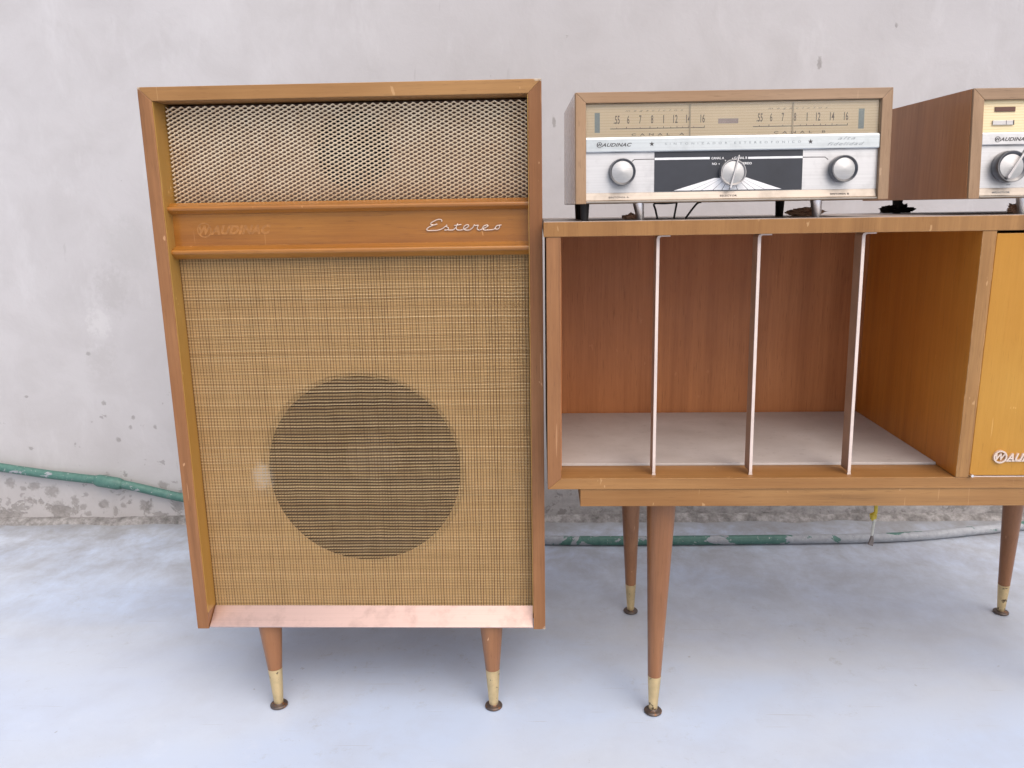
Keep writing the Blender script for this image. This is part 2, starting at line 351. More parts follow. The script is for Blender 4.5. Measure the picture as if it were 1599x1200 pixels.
def shelf_mat():
    t = NT('shelf_sheet'); ob = t.tc.outputs['Object']
    n = t.noise(t.map((1, 1, 1)), 9, 6, .65, .3); f = t.noise(ob, 80, 4, .6)
    c = t.ramp(n, (.3, (.43, .395, .375)), (.7, (.56, .53, .515)))
    c = t.mix(t.ramp(f, (.6, 0.0), (.75, .35)), c, (.30, .27, .25))
    t.bsdf(c, .45, 0.0, t.bump(f, .1, .0005)); MAT['shelf_sheet'] = t.m
shelf_mat()

# ------------------------------------------------------------------ mesh helpers
XF = [None]           # optional vertex function applied to every mesh built
def obj(name, bm, mat, parent=None, smooth=False, auto=None, label=None):
    me = bpy.data.meshes.new(name)
    if XF[0]:
        for v in bm.verts: v.co = XF[0](v.co)
    bm.normal_update(); bm.to_mesh(me); bm.free()
    me.materials.append(MAT[mat])
    if smooth:
        me.shade_smooth()
        if auto: me.set_sharp_from_angle(angle=R(auto))
    o = bpy.data.objects.new(name, me); COL.objects.link(o)
    if parent: o.parent = parent
    if label: o['label'] = label
    return o
def thing(name, label, cat, loc=(0, 0, 0), rz=0.0, group=None):
    o = bpy.data.objects.new(name, None); COL.objects.link(o); o.empty_display_size = .05
    o.location = loc; o.rotation_euler = (0, 0, rz); o['label'] = label; o['category'] = cat
    if group: o['group'] = group
    return o
def bevel(bm, w, seg=2):
    if w: bmesh.ops.bevel(bm, geom=[e for e in bm.edges if len(e.link_faces) == 2 and e.calc_face_angle(0) > .3], offset=w, segments=seg, affect='EDGES', profile=.5)
    return bm
def box(x0, x1, y0, y1, z0, z1, bv=.0008, bm=None):
    n = bm is None
    if n: bm = bmesh.new()
    r = bmesh.ops.create_cube(bm, size=1)
    for v in r['verts']:
        v.co = Vector(((x0 + x1) / 2 + v.co.x * (x1 - x0), (y0 + y1) / 2 + v.co.y * (y1 - y0), (z0 + z1) / 2 + v.co.z * (z1 - z0)))
    return bevel(bm, bv) if n else bm
def prism(poly, y0, y1, bv=.0008, bm=None):           # polygon in x,z pushed through y
    n = bm is None
    if n: bm = bmesh.new()
    a = [bm.verts.new((x, y0, z)) for x, z in poly]; b = [bm.verts.new((x, y1, z)) for x, z in poly]
    k = len(poly); bm.faces.new(a); bm.faces.new(b[::-1])
    for i in range(k): bm.faces.new((a[i], b[i], b[(i + 1) % k], a[(i + 1) % k])[::-1])
    bmesh.ops.recalc_face_normals(bm, faces=bm.faces[:])
    return bevel(bm, bv) if n else bm
def xprism(poly, x0, x1, bv=0, bm=None):               # polygon in y,z pushed along x
    n = bm is None
    if n: bm = bmesh.new()
    a = [bm.verts.new((x0, y, z)) for y, z in poly]; b = [bm.verts.new((x1, y, z)) for y, z in poly]
    k = len(poly); bm.faces.new(a); bm.faces.new(b[::-1])
    for i in range(k): bm.faces.new((a[i], b[i], b[(i + 1) % k], a[(i + 1) % k]))
    bmesh.ops.recalc_face_normals(bm, faces=bm.faces[:])
    return bevel(bm, bv) if n and bv else bm
def lathe(prof, M=None, seg=40, bm=None, cap0=True, cap1=True):   # prof: (r, h) about z, placed by matrix M
    bm = bm or bmesh.new(); M = M or Matrix.Identity(4); rings = []
    for r, h in prof:
        rings.append([bm.verts.new(M @ Vector((r * math.cos(2 * math.pi * i / seg), r * math.sin(2 * math.pi * i / seg), h))) for i in range(seg)])
    for a, b in zip(rings, rings[1:]):
        for i in range(seg): bm.faces.new((a[i], a[(i + 1) % seg], b[(i + 1) % seg], b[i]))
    if cap0: bm.faces.new(rings[0][::-1])
    if cap1: bm.faces.new(rings[-1])
    return bm
def tube(pts, r, seg=12, bm=None, flat=1.0):
    bm = bm or bmesh.new(); pts = [Vector(p) for p in pts]; rings = []
    for i, p in enumerate(pts):
        d = (pts[min(i + 1, len(pts) - 1)] - pts[max(i - 1, 0)]).normalized()
        up = Vector((0, 1, 0)) if abs(d.y) < .9 else Vector((0, 0, 1))
        a = d.cross(up).normalized(); b = a.cross(d).normalized()
        rr = r[i] if isinstance(r, (list, tuple)) else r
        rings.append([bm.verts.new(p + a * math.cos(2 * math.pi * k / seg) * rr + b * math.sin(2 * math.pi * k / seg) * rr * flat) for k in range(seg)])
    for A, B in zip(rings, rings[1:]):
        for i in range(seg): bm.faces.new((A[i], A[(i + 1) % seg], B[(i + 1) % seg], B[i]))
    bm.faces.new(rings[0][::-1]); bm.faces.new(rings[-1])
    bmesh.ops.recalc_face_normals(bm, faces=bm.faces[:])
    return bm
def smooth_path(pts, n=6):
    P = [Vector(p) for p in pts]; out = []
    for i in range(len(P) - 1):
        a, b, c, d = P[max(i - 1, 0)], P[i], P[i + 1], P[min(i + 2, len(P) - 1)]
        for k in range(n):
            t = k / n
            out.append(.5 * (2 * b + (c - a) * t + (2 * a - 5 * b + 4 * c - d) * t * t + (3 * b - a - 3 * c + d) * t ** 3))
    return out + [P[-1]]
def text_bm(s, x0, x1, z0, z1, y, spacing=1.0, shear=0.0, depth=.00025, bold=0.0, bm=None):
    """lettering fitted to a rectangle of an x,z plane, standing depth proud of y"""
    cu = bpy.data.curves.new('t', 'FONT'); cu.body = s; cu.size = 1; cu.space_character = spacing; cu.shear = shear; cu.resolution_u = 3; cu.offset = bold
    cu.extrude = .01
    o = bpy.data.objects.new('t', cu); COL.objects.link(o)
    me = bpy.data.meshes.new_from_object(o.evaluated_get(bpy.context.evaluated_depsgraph_get()))
    bpy.data.objects.remove(o); bpy.data.curves.remove(cu)
    xs = [v.co.x for v in me.vertices]; ys = [v.co.y for v in me.vertices]
    a, b, c, d = min(xs), max(xs), min(ys), max(ys)
    for v in me.vertices:
        q = v.co.copy()
        v.co = (x0 + (q.x - a) / (b - a) * (x1 - x0), y - (depth if q.z > 0 else -.0001), z0 + (q.y - c) / max(d - c, 1e-6) * (z1 - z0))
    bm = bm or bmesh.new(); bm.from_mesh(me); bpy.data.meshes.remove(me)
    return bm
def ring_bm(cx, cz, y0, y1, r0, r1, bm=None, seg=32):
    bm = bm or bmesh.new(); L = []
    for r, y in ((r0, y0), (r1, y0), (r1, y1), (r0, y1)):
        L.append([bm.verts.new((cx + r * math.cos(2 * math.pi * i / seg), y, cz + r * math.sin(2 * math.pi * i / seg))) for i in range(seg)])
    for k in range(4):
        A, B = L[k], L[(k + 1) % 4]
        for i in range(seg): bm.faces.new((A[i], A[(i + 1) % seg], B[(i + 1) % seg], B[i]))
    bmesh.ops.recalc_face_normals(bm, faces=bm.faces[:])
    return bm
def logo_bm(x0, x1, z0, z1, y, depth=.00025, bold=.02):
    """ringed W mark followed by slanting capitals"""
    h = z1 - z0; r = h * .78; cx = x0 + r; cz = (z0 + z1) / 2
    bm = text_bm('AUDINAC', x0 + r * 1.75, x1, z0, z1, y, 1.05, .35, depth, bold)
    ring_bm(cx, cz, y - depth, y + .0001, r * .82, r, bm, 28)
    text_bm('W', cx - r * .75, cx + r * .95, z0 + h * .02, z1 - h * .02, y, 1, .3, depth, bold, bm)
    return bm
def face_y(cx, y, cz): return Matrix.Translation((cx, y, cz)) @ Matrix.Rotation(R(90), 4, 'X')   # lathe axis towards the viewer (-y)
def leg(parent, top, foot, r_top, r_fer, zfer, name='leg'):
    top, foot = Vector(top), Vector(foot)
    def P(z): return foot + (top - foot) * ((z - foot.z) / (top.z - foot.z))
    def R_(z): return r_fer + (r_top - r_fer) * (z - zfer) / (top.z - zfer)
    zs = [zfer + (top.z - zfer) * k / 6 for k in range(7)]
    l = obj(name, tube([P(z) for z in zs][::-1], [R_(z) for z in zs][::-1], 28), 'leg', parent, True, 40)
    zz = [.006, .012, .02, .035, .05, zfer - .0012, zfer + .0006]
    obj('ferrule', tube([P(z) for z in zz], [r_fer * .62 + (r_fer * 1.02 - r_fer * .62) * (z / zfer) for z in zz], 24), 'brass', l, True, 40)
    f = P(.0)
    g = lathe([(.0118, 0), (.0132, .0012), (.0134, .0032), (.0122, .0046), (.0075, .0058), (.0055, .0085)], Matrix.Translation((f.x, f.y, 0)), 28)
    obj('foot_glide', g, 'glide', l, True, 35)
    return l

# ------------------------------------------------------------------ setting: floor, wall
bm = bmesh.new()
bmesh.ops.create_grid(bm, x_segments=1, y_segments=1, size=40)
fl = obj('floor', bm, 'painted_floor'); fl['kind'] = 'structure'

WY, WA = 1.823, R(.527)
wl = thing('wall', 'tall pale grey plastered wall with stains along its foot', 'wall', (0, WY, 0), WA)
bm = bmesh.new(); nx, nz = 300, 70; X0, X1, ZT = -7.0, 7.0, 3.3; g = []
for j in range(nz + 1):
    row = []
    for i in range(nx + 1):
        x = X0 + (X1 - X0) * i / nx; z = ZT * j / nz
        y = .004 * noise.noise(Vector((x * 1.3, 0, z * 1.3))) + .0016 * noise.noise(Vector((x * 6, 3, z * 6)))
        row.append(bm.verts.new((x, y, z)))
    g.append(row)
for j in range(nz):
    for i in range(nx): bm.faces.new((g[j][i], g[j][i + 1], g[j + 1][i + 1], g[j + 1][i]))
bk = [bm.verts.new(p) for p in ((X0, .16, 0), (X1, .16, 0), (X1, .16, ZT), (X0, .16, ZT))]
bm.faces.new(bk[::-1])
bm.faces.new([g[nz][i] for i in range(nx + 1)] + [bk[2], bk[3]])
bm.faces.new([g[j][0] for j in range(nz, -1, -1)][::-1] + [bk[3], bk[0]])
bm.faces.new([g[j][nx] for j in range(nz + 1)][::-1] + [bk[1], bk[2]])
obj('plaster_face', bm, 'plaster', wl, True, 40)
# rough cement run where wall and floor meet
bm = bmesh.new(); rows = []
for i in range(561):
    x = -3.5 + 7 * i / 560; k = noise.noise(Vector((x * 5, 1, 2))) * .5 + noise.noise(Vector((x * 21, 4, 2))) * .4
    hh = .014 + .007 * k; dd = .022 + .011 * noise.noise(Vector((x * 9, 8, 1))) + .005 * noise.noise(Vector((x * 40, 8, 1)))
    rows.append([bm.verts.new((x, .004, hh)), bm.verts.new((x, -dd * .4, hh * .72)), bm.verts.new((x, -dd * .8, hh * .3)), bm.verts.new((x, -dd, -.001))])
for A, B in zip(rows, rows[1:]):
    for k in range(3): bm.faces.new((A[k], A[k + 1], B[k + 1], B[k]))
obj('cement_fillet', bm, 'rough_cement', wl, True)

# pipe: fixed to the wall at the left, drops to the floor behind the loudspeaker, then runs along the floor
pts = [(-3.2, 1.772, .47), (-2.2, 1.787, .305), (-1.33, 1.7978, .149), (-1.06, 1.8, .109), (-.884, 1.8, .068), (-.6, 1.765, .026), (-.3, 1.705, .0125),
       (.033, 1.675 , .0105), (.48, 1.678 , .0105), (.8, 1.692 , .0105), (1.02, 1.735 , .0105), (1.12, 1.757 , .0105), (1.5, 1.795, .0125), (2.6, 1.81, .02)]
pp = thing('water_pipe', 'worn green water pipe splashed with pale paint, along the foot of the wall', 'pipe', (0, 0, 0))
obj('pipe_run', tube(smooth_path(pts, 10), .0105, 16), 'pipe_paint', pp, True, 60)
a, b = Vector((-1.095, 1.7995, .1145)), Vector((-1.03, 1.8002, .1028))
d = (b - a)
obj('coupling', tube([a, a + d * .08, a + d * .12, a + d * .85, a + d * .9, b], [.0115, .0138, .0148, .0148, .0138, .0115], 18), 'pipe_paint', pp, True, 50)

# ------------------------------------------------------------------ loudspeaker
MAT['cabinet_top'] = MAT['side_x'].copy(); MAT['cabinet_side'] = MAT['frame_z'].copy()
chips(MAT['cabinet_top'], CHIP); chips(MAT['cabinet_side'], CHIP)
sp = thing('loudspeaker', 'tall wooden floor loudspeaker with gold grilles and short tapered legs', 'loudspeaker', (-.5167, 1.0541, 0), R(.187))
W_, ZB, ZT_, T_, D_ = .5198, .1429, .909, .0173, .34
obj('top_panel', prism([(0, ZT_), (T_, ZT_ - T_), (W_ - T_, ZT_ - T_), (W_, ZT_)], 0, D_), 'cabinet_top', sp)
obj('side_panel', prism([(0, ZB), (T_, ZB), (T_, ZT_ - T_), (0, ZT_)], 0, D_), 'cabinet_side', sp)
obj('side_panel', prism([(W_ - T_, ZB), (W_, ZB), (W_, ZT_), (W_ - T_, ZT_ - T_)], 0, D_), 'cabinet_side', sp)
obj('bottom_panel', box(T_ + .0002, W_ - T_ - .0002, .028, D_ - .008, ZB + .002, ZB + .018), 'frame_x', sp)
obj('back_panel', box(T_ + .0002, W_ - T_ - .0002, D_ - .007, D_ - .001, ZB + .019, ZT_ - T_ - .0003), 'back_board', sp)
# golden veneer lining the sides of the recess
for xa, xb in ((T_ + .0001, T_ + .0009), (W_ - T_ - .0009, W_ - T_ - .0001)):
    obj('inner_veneer', box(xa, xb, .0012, .06, ZB + .026, ZT_ - T_ - .0004, 0), 'liner', sp)
L0, L1 = T_ + .0011, W_ - T_ - .0011
# baffles with round holes, drivers behind
def holed(x0, x1, z0, z1, cx, cz, r, y, th, seg=64, cham=.0):
    bm = bmesh.new(); inn, out = [], []
    for i in range(seg):
        a = 2 * math.pi * (i + .5) / seg; c, s = math.cos(a), math.sin(a)
        tx = ((x1 - cx) if c > 0 else (x0 - cx)) / c; tz = ((z1 - cz) if s > 0 else (z0 - cz)) / s
        k = min(tx, tz); inn.append((cx + r * c, cz + r * s)); out.append([cx + k * c, cz + k * s])
    for q in ((x0, z0), (x1, z0), (x1, z1), (x0, z1)):
        j = min(range(seg), key=lambda i: (out[i][0] - q[0]) ** 2 + (out[i][1] - q[1]) ** 2); out[j] = list(q)
    ch = 1 + cham / r
    A = [bm.verts.new((cx + (p[0] - cx) * ch, y, cz + (p[1] - cz) * ch)) for p in inn]; B = [bm.verts.new((p[0], y, p[1])) for p in out]; C = [bm.verts.new((p[0], y + th, p[1])) for p in inn]
    for i in range(seg):
        k = (i + 1) % seg
        bm.faces.new((A[i], B[i], B[k], A[k])); bm.faces.new((A[i], A[k], C[k], C[i]))
    bmesh.ops.recalc_face_normals(bm, faces=bm.faces[:]); return bm
obj('baffle', holed(L0, L1, .162, .692, .256, .377, .1415, .0318, .009, 64, .0075), 'baffle', sp)
dr = obj('woofer', lathe([(.150, .0), (.143, .0), (.138, .004), (.131, .001), (.125, .002), (.05, -.05), (.03, -.055)], face_y(.256, .048, .377), 64, cap0=False), 'cone', sp, True, 50)
obj('dust_cap', lathe([(.042, -.052), (.036, -.040), (.022, -.033), (.006, -.0305)], face_y(.256, .048, .377), 40, cap0=False), 'dust_cap', dr, True)
obj('upper_baffle', holed(L0, L1, .762, .8905, .265, .829, .052, .046, .01), 'backing', sp)
obj('tweeter', lathe([(.06, 0), (.05, 0), (.02, -.03), (.004, -.034)], face_y(.265, .058, .829), 40, cap0=False), 'cone', sp, True, 50)
# expanded metal upper grille: waved strands that touch crest to trough
def expanded_metal(x0, x1, z0, z1, y):
    cw, s = .0107, .00272; bm = bmesh.new(); n = int((z1 - z0) / s) + 1; per = 10; N = int((x1 - x0) / cw * per)
    a = R(38); u = Vector((0, -math.sin(a) * .0014, math.cos(a) * .0014)); v = Vector((0, math.cos(a) * .0004, math.sin(a) * .0004))
    for i in range(n):
        prev = None; zc = z0 + i * s; sg = 1 if i % 2 else -1
        for k in range(N + 1):
            x = x0 + (x1 - x0) * k / N; ph = 2 * math.pi * (x - x0) / cw
            q = math.cos(ph); wv = math.copysign(abs(q) ** .75, q)
            c = Vector((x, y + .0006 * sg * q, zc + sg * .5 * s * wv))
            if c.z > z1: c.z = z1
            r = [bm.verts.new(c + u), bm.verts.new(c + v), bm.verts.new(c - u), bm.verts.new(c - v)]
            if prev:
                for j in range(4): bm.faces.new((prev[j], prev[(j + 1) % 4], r[(j + 1) % 4], r[j]))
            prev = r
    bmesh.ops.recalc_face_normals(bm, faces=bm.faces[:]); return bm
o = obj('metal_grille', expanded_metal(L0 + .001, L1 - .001, .7635, .888, .034), 'mesh_metal', sp, False, None, 'cream expanded metal upper grille'); o['kind'] = 'stuff'
# name board with two rounded rails
nb = obj('name_board', box(L0, L1, .022, .03, .692, .762, 0), 'board', sp)
def rail(z0, z1, z2, z3, nose, back=.0217):
    p = [(back, z0)]; c = (z1 + z2) / 2; r = (z1 - z2) / 2
    for k in range(9):
        a = R(75 + 180 * k / 8); p.append((nose + r * .8 + r * .8 * math.cos(a), c + r * math.sin(a)))
    p += [(nose + .006, z2 - (z2 - z3) * .45), (nose + .0095, z3 + .0008), (back, z3)]
    return xprism(p, L0 - .0001, L1 + .0001)
obj('rail', rail(.7632, .7585, .7525, .748, .0085), 'board', sp, True, 35)
obj('rail', rail(.7062, .7015, .6945, .688, .0075), 'board', sp, True, 35)
# script lettering "Estereo" as raised wire
st = [[(378, 202), (376, 182), (345, 175), (300, 190), (256, 214), (250, 230), (280, 240), (326, 228)],
      [(280, 240), (225, 265), (200, 290), (215, 303), (270, 302), (330, 298), (385, 280), (440, 238)],
      [(440, 238), (428, 252), (455, 276), (440, 294), (405, 297)], [(440, 294), (500, 296), (538, 270), (566, 222)],
      [(562, 225), (545, 265), (550, 290), (580, 297), (620, 292)], [(520, 246), (606, 232)],
      [(620, 292), (668, 270), (692, 248), (674, 236), (642, 250), (630, 278), (652, 296), (700, 295)],
      [(700, 295), (735, 270), (758, 236), (766, 246), (800, 240), (790, 264), (790, 286), (812, 297)],
      [(812, 297), (870, 274), (916, 248), (900, 238), (866, 250), (852, 278), (872, 295), (930, 293)],
      [(930, 293), (985, 285), (1010, 252), (1040, 240), (1050, 262), (1026, 285), (1000, 280), (1010, 252)], [(1036, 240), (1072, 238)]]
bm = bmesh.new()
for s in st:
    q = [(.3637 + (x - 195) * .0001156, .0206, .7215 + (308 - y - .018 * (x - 195)) * .000116) for x, y in s]
    tube(smooth_path(q, 4), .00078, 8, bm)
obj('script_lettering', bm, 'script_metal', nb, True, None, 'raised metal script reading Estereo')
obj('badge_ghost', logo_bm(.0505, .1525, .7205, .7335, .022, .0002, .05), 'ghost', nb, False, None, 'pale glue ghost of a missing AUDINAC badge')
# woven grille cloth: dark upright warp, tan and gold weft bulging between it
CX0, CX1, CZ0, CZ1, CY = L0 + .0004, L1 - .0004, .1655, .6895, .0275
SPC = .00425; NW = int((CX1 - CX0) / SPC)
bm = bmesh.new()
for i in range(NW + 1):
    x = CX0 + .001 + i * SPC + random.uniform(-.0002, .0002); wd = random.uniform(.00034, .00052); p = None
    ph = random.uniform(0, 6)
    for k in range(25):
        z = CZ0 + (CZ1 - CZ0) * k / 24; xx = x + .0003 * math.sin(z * 40 + ph)
        r = [bm.verts.new((xx - wd, CY + .0002, z)), bm.verts.new((xx, CY - .0005, z)), bm.verts.new((xx + wd, CY + .0002, z))]
        if p:
            for j in range(2): bm.faces.new((p[j], r[j], r[j + 1], p[j + 1]))
        p = r
cl = obj('grille_cloth', bm, 'warp', sp, True, None, 'woven tan and gold grille cloth'); cl['kind'] = 'stuff'
def weft(mat, z_off, hh, amp, dens):
    bm = bmesh.new(); z = CZ0 + z_off; row = 0
    while z < CZ1 - .0005:
        h = hh * random.uniform(.72, 1.4); prev = None; ph = random.uniform(0, 6); n2 = (NW + 1) * 2; sg = random.choice((0, 1))
        for k in range(n2 + 1):
            x = CX0 + .001 + (k - .5) * SPC / 2; x = min(max(x, CX0), CX1)
            mid = (k % 2 == 1)
            y = CY - (amp if mid else -.0006)
            zz = z + .00055 * math.sin(x * 22 + z * 30) + .0004 * noise.noise(Vector((x * 60, z * 50, 0)))
            hk = h * (1.0 if mid else .8)
            r = [bm.verts.new((x, y + .0003, zz - hk)), bm.verts.new((x, y - .0002, zz)), bm.verts.new((x, y + .0003, zz + hk))]
            if prev:
                for j in range(2): bm.faces.new((prev[j], r[j], r[j + 1], prev[j + 1]))
            prev = r
        row += 1; zr = row * dens; z = CZ0 + z_off + zr + .0023 * random.uniform(-.09, .09) + .0011 * noise.noise(Vector((zr * 22, 0, 0)))
    return bm
o = obj('weft_threads', weft('weft', .0008, .00040, .0003, .0023), 'weft', cl, True); o['kind'] = 'stuff'
o = obj('gold_threads', weft('lurex', .00195, .00044, .0007, .0046), 'lurex', cl, True); o['kind'] = 'stuff'
# sloping copper sill under the cloth
obj('sill', xprism([(.0275, .1668), (.0006, .1462), (.0006, .1447), (.028, .1447)], L0 - .0001, L1 + .0001, .0003), 'copper_sill', sp, False, None, 'pinkish copper coloured metal sill')
for tx, fx, ty, fy in ((.1003, .1053, .026, .02), (.4384, .4396, .026, .02), (.1003, .10, .30, .31), (.4384, .44, .30, .31)):
    leg(sp, (tx, ty, .1465), (fx, fy, 0), .0184, .0107, .0635)

# ------------------------------------------------------------------ sideboard
sb = thing('sideboard', 'long low wooden record cabinet on tapered legs with open divided bay', 'cabinet', (.0042, 1.0155, 0), 0)
BW, BD = 1.008, .385; ZT1, ZT2, ZB1, ZB2 = .7318, .7132, .3912, .3755; BT = .0185; BO = .0033; PX = .5448
obj('top_panel', box(0, BW, -.0012, BD, ZT2, ZT1), 'side_z', sb)
obj('side_panel', prism([(BO, ZB2), (BO + BT, ZB1), (BO + BT, ZT2 - .0003), (BO, ZT2 - .0003)], 0, BD - .003), 'frame_z', sb)
obj('side_panel', prism([(BW - BO, ZB2), (BW - BO - BT, ZB1), (BW - BO - BT, ZT2 - .0003), (BW - BO, ZT2 - .0003)], 0, BD - .003), 'frame_z', sb)
obj('bottom_panel', prism([(BO, ZB2), (BW - BO, ZB2), (BW - BO - BT, ZB1), (BO + BT, ZB1)], 0, BD - .003), 'slab_x', sb)
pa = obj('partition', box(PX, PX + .0172, 0.0004, .338, ZB1 + .0003, ZT2 - .0003), 'partition', sb)
obj('partition_edge', box(PX + .0002, PX + .017, -.0006, .0003, ZB1 + .0005, ZT2 - .0005, 0), 'side_z', pa)
obj('back_panel', box(BO + BT + .0002, BW - BO - BT - .0002, .3385, .344, ZB1 + .0003, ZT2 - .0003, 0), 'inner', sb)
obj('side_lining', box(BO + BT + .0002, BO + BT + .0012, .02, .338, ZB1 + .005, ZT2 - .0005, 0), 'inner', sb)
obj('shelf_sheet', box(BO + BT + .0015, PX - .0005, .052, .333, ZB1 + .0002, ZB1 + .0038, .0006), 'shelf_sheet', sb, False, None, 'dusty pale grey floor sheet of the open bay')
dd = obj('door', box(PX + .0185, BW - BO - BT - .001, .001, .018, ZB1 + .0022, ZT2 - .0035), 'door', sb)
obj('pivot_pin', lathe([(.0022, 0), (.0024, .004), (.0018, .006)], face_y(.5645, .001, .3945), 16), 'chrome', dd, True, 40)
obj('gap_strip', box(.5665, BW - BO - BT - .002, .0002, .006, ZB1 + .0004, ZB1 + .0012, 0), 'divider', dd)
# badge on the door
bd = bmesh.new(); r = .0088; cx, cz = .5993, .4198
ring_bm(cx, cz, -.0022, .0012, r * .76, r, bd, 32)
text_bm('W', cx - r * .7, cx + r * .8, cz - r * .55, cz + r * .55, .001, 1, .3, .0028, .03, bd)
text_bm('AUDINAC', cx + r * .8, cx + .077, .4135, .4245, .001, 1.05, .35, .0028, .03, bd)
box(cx + r * .9, cx + .0765, -.0006, .0008, .4128, .4153, bm=bd)
obj('badge', bd, 'script_metal', dd, False, None, 'raised metal AUDINAC badge with ringed W')
# plinth
obj('plinth', box(.0477, BW - .0477, .0025, .0205, .35, ZB2 - .0003), 'side_x', sb)
obj('plinth', box(.0477, BW - .0477, .345, .363, .35, ZB2 - .0003), 'side_x', sb)
for x in (.0477, BW - .0477 - .018): obj('plinth', box(x, x + .018, .0207, .3448, .35, ZB2 - .0003), 'side_y', sb)
for x in (.155, .8): obj('leg_block', box(x - .05, x + .05, .021, .3445, .352, ZB2 - .0004), 'side_y', sb)
for tx, fx, ty, fy in ((.1663, .1611, .056, .05), (.152, .1614, .318, .354), (.8205, .8469, .318, .354), (.8417, .8469, .056, .05)):
    leg(sb, (tx, ty, .352), (fx, fy, 0), .0214, .0098, .0615)
# dividers: thin flat strips with a bent tab under the top
for xt, xb in ((.1462, .148), (.2742, .2784), (.4046, .4101)):
    zb, zt, h = .3952, ZT2 - .0005, .0019
    P_ = [(xb - h, zb), (xb + h, zb), (xt + h, zt - .0035), (xt + h + .0012, zt - .002), (xt + h + .0025, zt - .0016), (xt + .0155, zt - .0016), (xt + .0155, zt), (xt + h, zt), (xt - .0008, zt - .001), (xt - h, zt - .004)]
    dv = obj('divider', prism(P_, .0135, .037, .0003), 'divider_side', sb)
    bm = prism(P_, .0118, .0134, 0); prism([(xb - .0026, ZB1 + .0003), (xb + .0026, ZB1 + .0003), (xb + h, zb - .0002), (xb - h, zb - .0002)], .0118, .0134, 0, bm)
    obj('pale_edge', bm, 'divider', dv)
# cable end hanging below the sideboard
cb = thing('hanging_cable', 'short pale cable end with yellow tape hanging below the sideboard', 'cable', (.0042 + .575, 1.0155 + .3, 0))
obj('lead', tube(smooth_path([(.0015, 0, .352), (.003, 0, .30), (.0025, .002, .235), (.001, 0, .205), (-.0005, 0, .178)], 6), .0024, 10), 'wire_white', cb, True)
tp = bmesh.new(); bmesh.ops.create_icosphere(tp, subdivisions=3, radius=1)
for v in tp.verts:
    k = 1 + .35 * noise.noise(v.co * 1.7 + Vector((3, 1, 0))); v.co = Vector((v.co.x * .0062 * k - .0008, v.co.y * .004 * k, .214 + v.co.z * .0075 * k))
obj('tape', tp, 'tape', cb, True)
obj('tape', tube([(.0026, 0, .219), (.0028, .001, .236)], .0031, 10), 'tape', cb, True, 40)
obj('plug_tip', prism([(-.0012, .181), (.0012, .181), (.003, .170), (.0026, .158), (-.0062, .1612), (-.003, .172)], -.002, .002, .0005), 'lead_tip', cb)

# ------------------------------------------------------------------ tuner
def shear(k, d, h): return lambda c: Vector((c.x, c.y + k * (c.z / h) * max(0.0, 1 - max(c.y, 0) / d) if c.z > 0 else c.y, c.z))
TZ = .7533
tn = thing('radio_tuner', 'wooden radio tuner with cream dial and three silver knobs on the cabinet', 'radio', (.0456, 1.0312, TZ), R(1.7577))
tw, th, td = .3963, .1362, .23
XF[0] = shear(.0109, td, th)
def case(par, w, h, d, t, mats, tb=.0018):
    obj('case_top', prism([(0, h), (t, h - t), (w - t, h - t), (w, h)], 0, d), mats[0], par)
    obj('case_side', prism([(0, 0), (t, 0), (t, h - t), (0, h)], 0, d), mats[1], par)
    obj('case_side', prism([(w - t, 0), (w, 0), (w, h), (w - t, h - t)], 0, d), mats[2], par)
    obj('case_bottom', box(t + .0002, w - t - .0002, .004, d, 0.0004, .0045, 0), mats[0], par)
    obj('case_back', box(t + .0002, w - t - .0002, d - .006, d - .002, .005, h - t - .0003, 0), 'back_board', par)
case(tn, tw, th, td, .0132, ('case_x', 'case_z', 'case_z'))
obj('side_veneer', box(-.0008, -.0001, .003, td - .001, .0004, th - .0006, 0), 'tuner_side', tn)
x0, x1 = .0134, .3829
PY = .006                                              # plane of the face plate
dp = obj('dial_plate', box(x0, x1, PY + .0026, PY + .0046, .0818, .1226, 0), 'dial_plate', tn, False, None, 'cream dial with fine gold lines')
def dialtext(s, xa, xb, za, zb, sp_=1.0, shr=0.0, bm=None): return text_bm(s, xa, xb, za, zb, PY + .0026, sp_, shr, .00015, .012, bm)
DY = PY + .0026
for side, line, nums, ticks, mega, canal, word in (
    ('A', (.0447, .1639), (.0528, .0673, .0825, .0974, .112, .1269, .1432, .1612), (.0528, .0651, .0824, .0949, .1046, .112, .1211, .129, .1361, .144, .1502, .1636), (.0636, .1365), (.0716, .1382), 'CANAL A'),
    ('B', (.2249, .3444), (.2331, .2476, .2623, .2776, .2928, .3068, .3243, .3419), (.233, .2451, .2626, .2749, .2847, .2925, .3015, .3099, .3164, .3246, .3307, .344), (.2435, .3187), (.2515, .3167), 'CANAL B')):
    bm = bmesh.new()
    for s, x in zip(('.55', '6', '7', '8', '1', '12', '14', '16'), nums):
        hw = {1: .0014, 2: .0027, 3: .0037}[len(s)] * (.35 if s == '1' else 1)
        dialtext(s, x - hw, x + hw, .0982, .1082, 1.0, 0.0, bm)
    box(line[0], line[1], DY - .00015, DY + .0001, .0918, .0927, bm=bm)
    for i, x in enumerate(ticks): box(x - .00035, x + .00035, DY - .00015, DY + .0001, .0927, .0946 if i % 2 else .0938, bm=bm)
    obj('dial_scale', bm, 'print_brown', dp)
    obj('dial_lettering', dialtext('m e g a c i c l o s', mega[0], mega[1], .1122, .1152, 1.3, .35), 'print_faint', dp)
    obj('dial_lettering', dialtext('  '.join(word), canal[0], canal[1], .0834, .0862, 1.0), 'print_brown', dp)
for xa, xb in ((.0249, .0314), (.3577, .3647)): obj('dial_bar', box(xa, xb, DY - .0002, DY + .0001, .0877, .112, 0), 'grey_bar', dp)
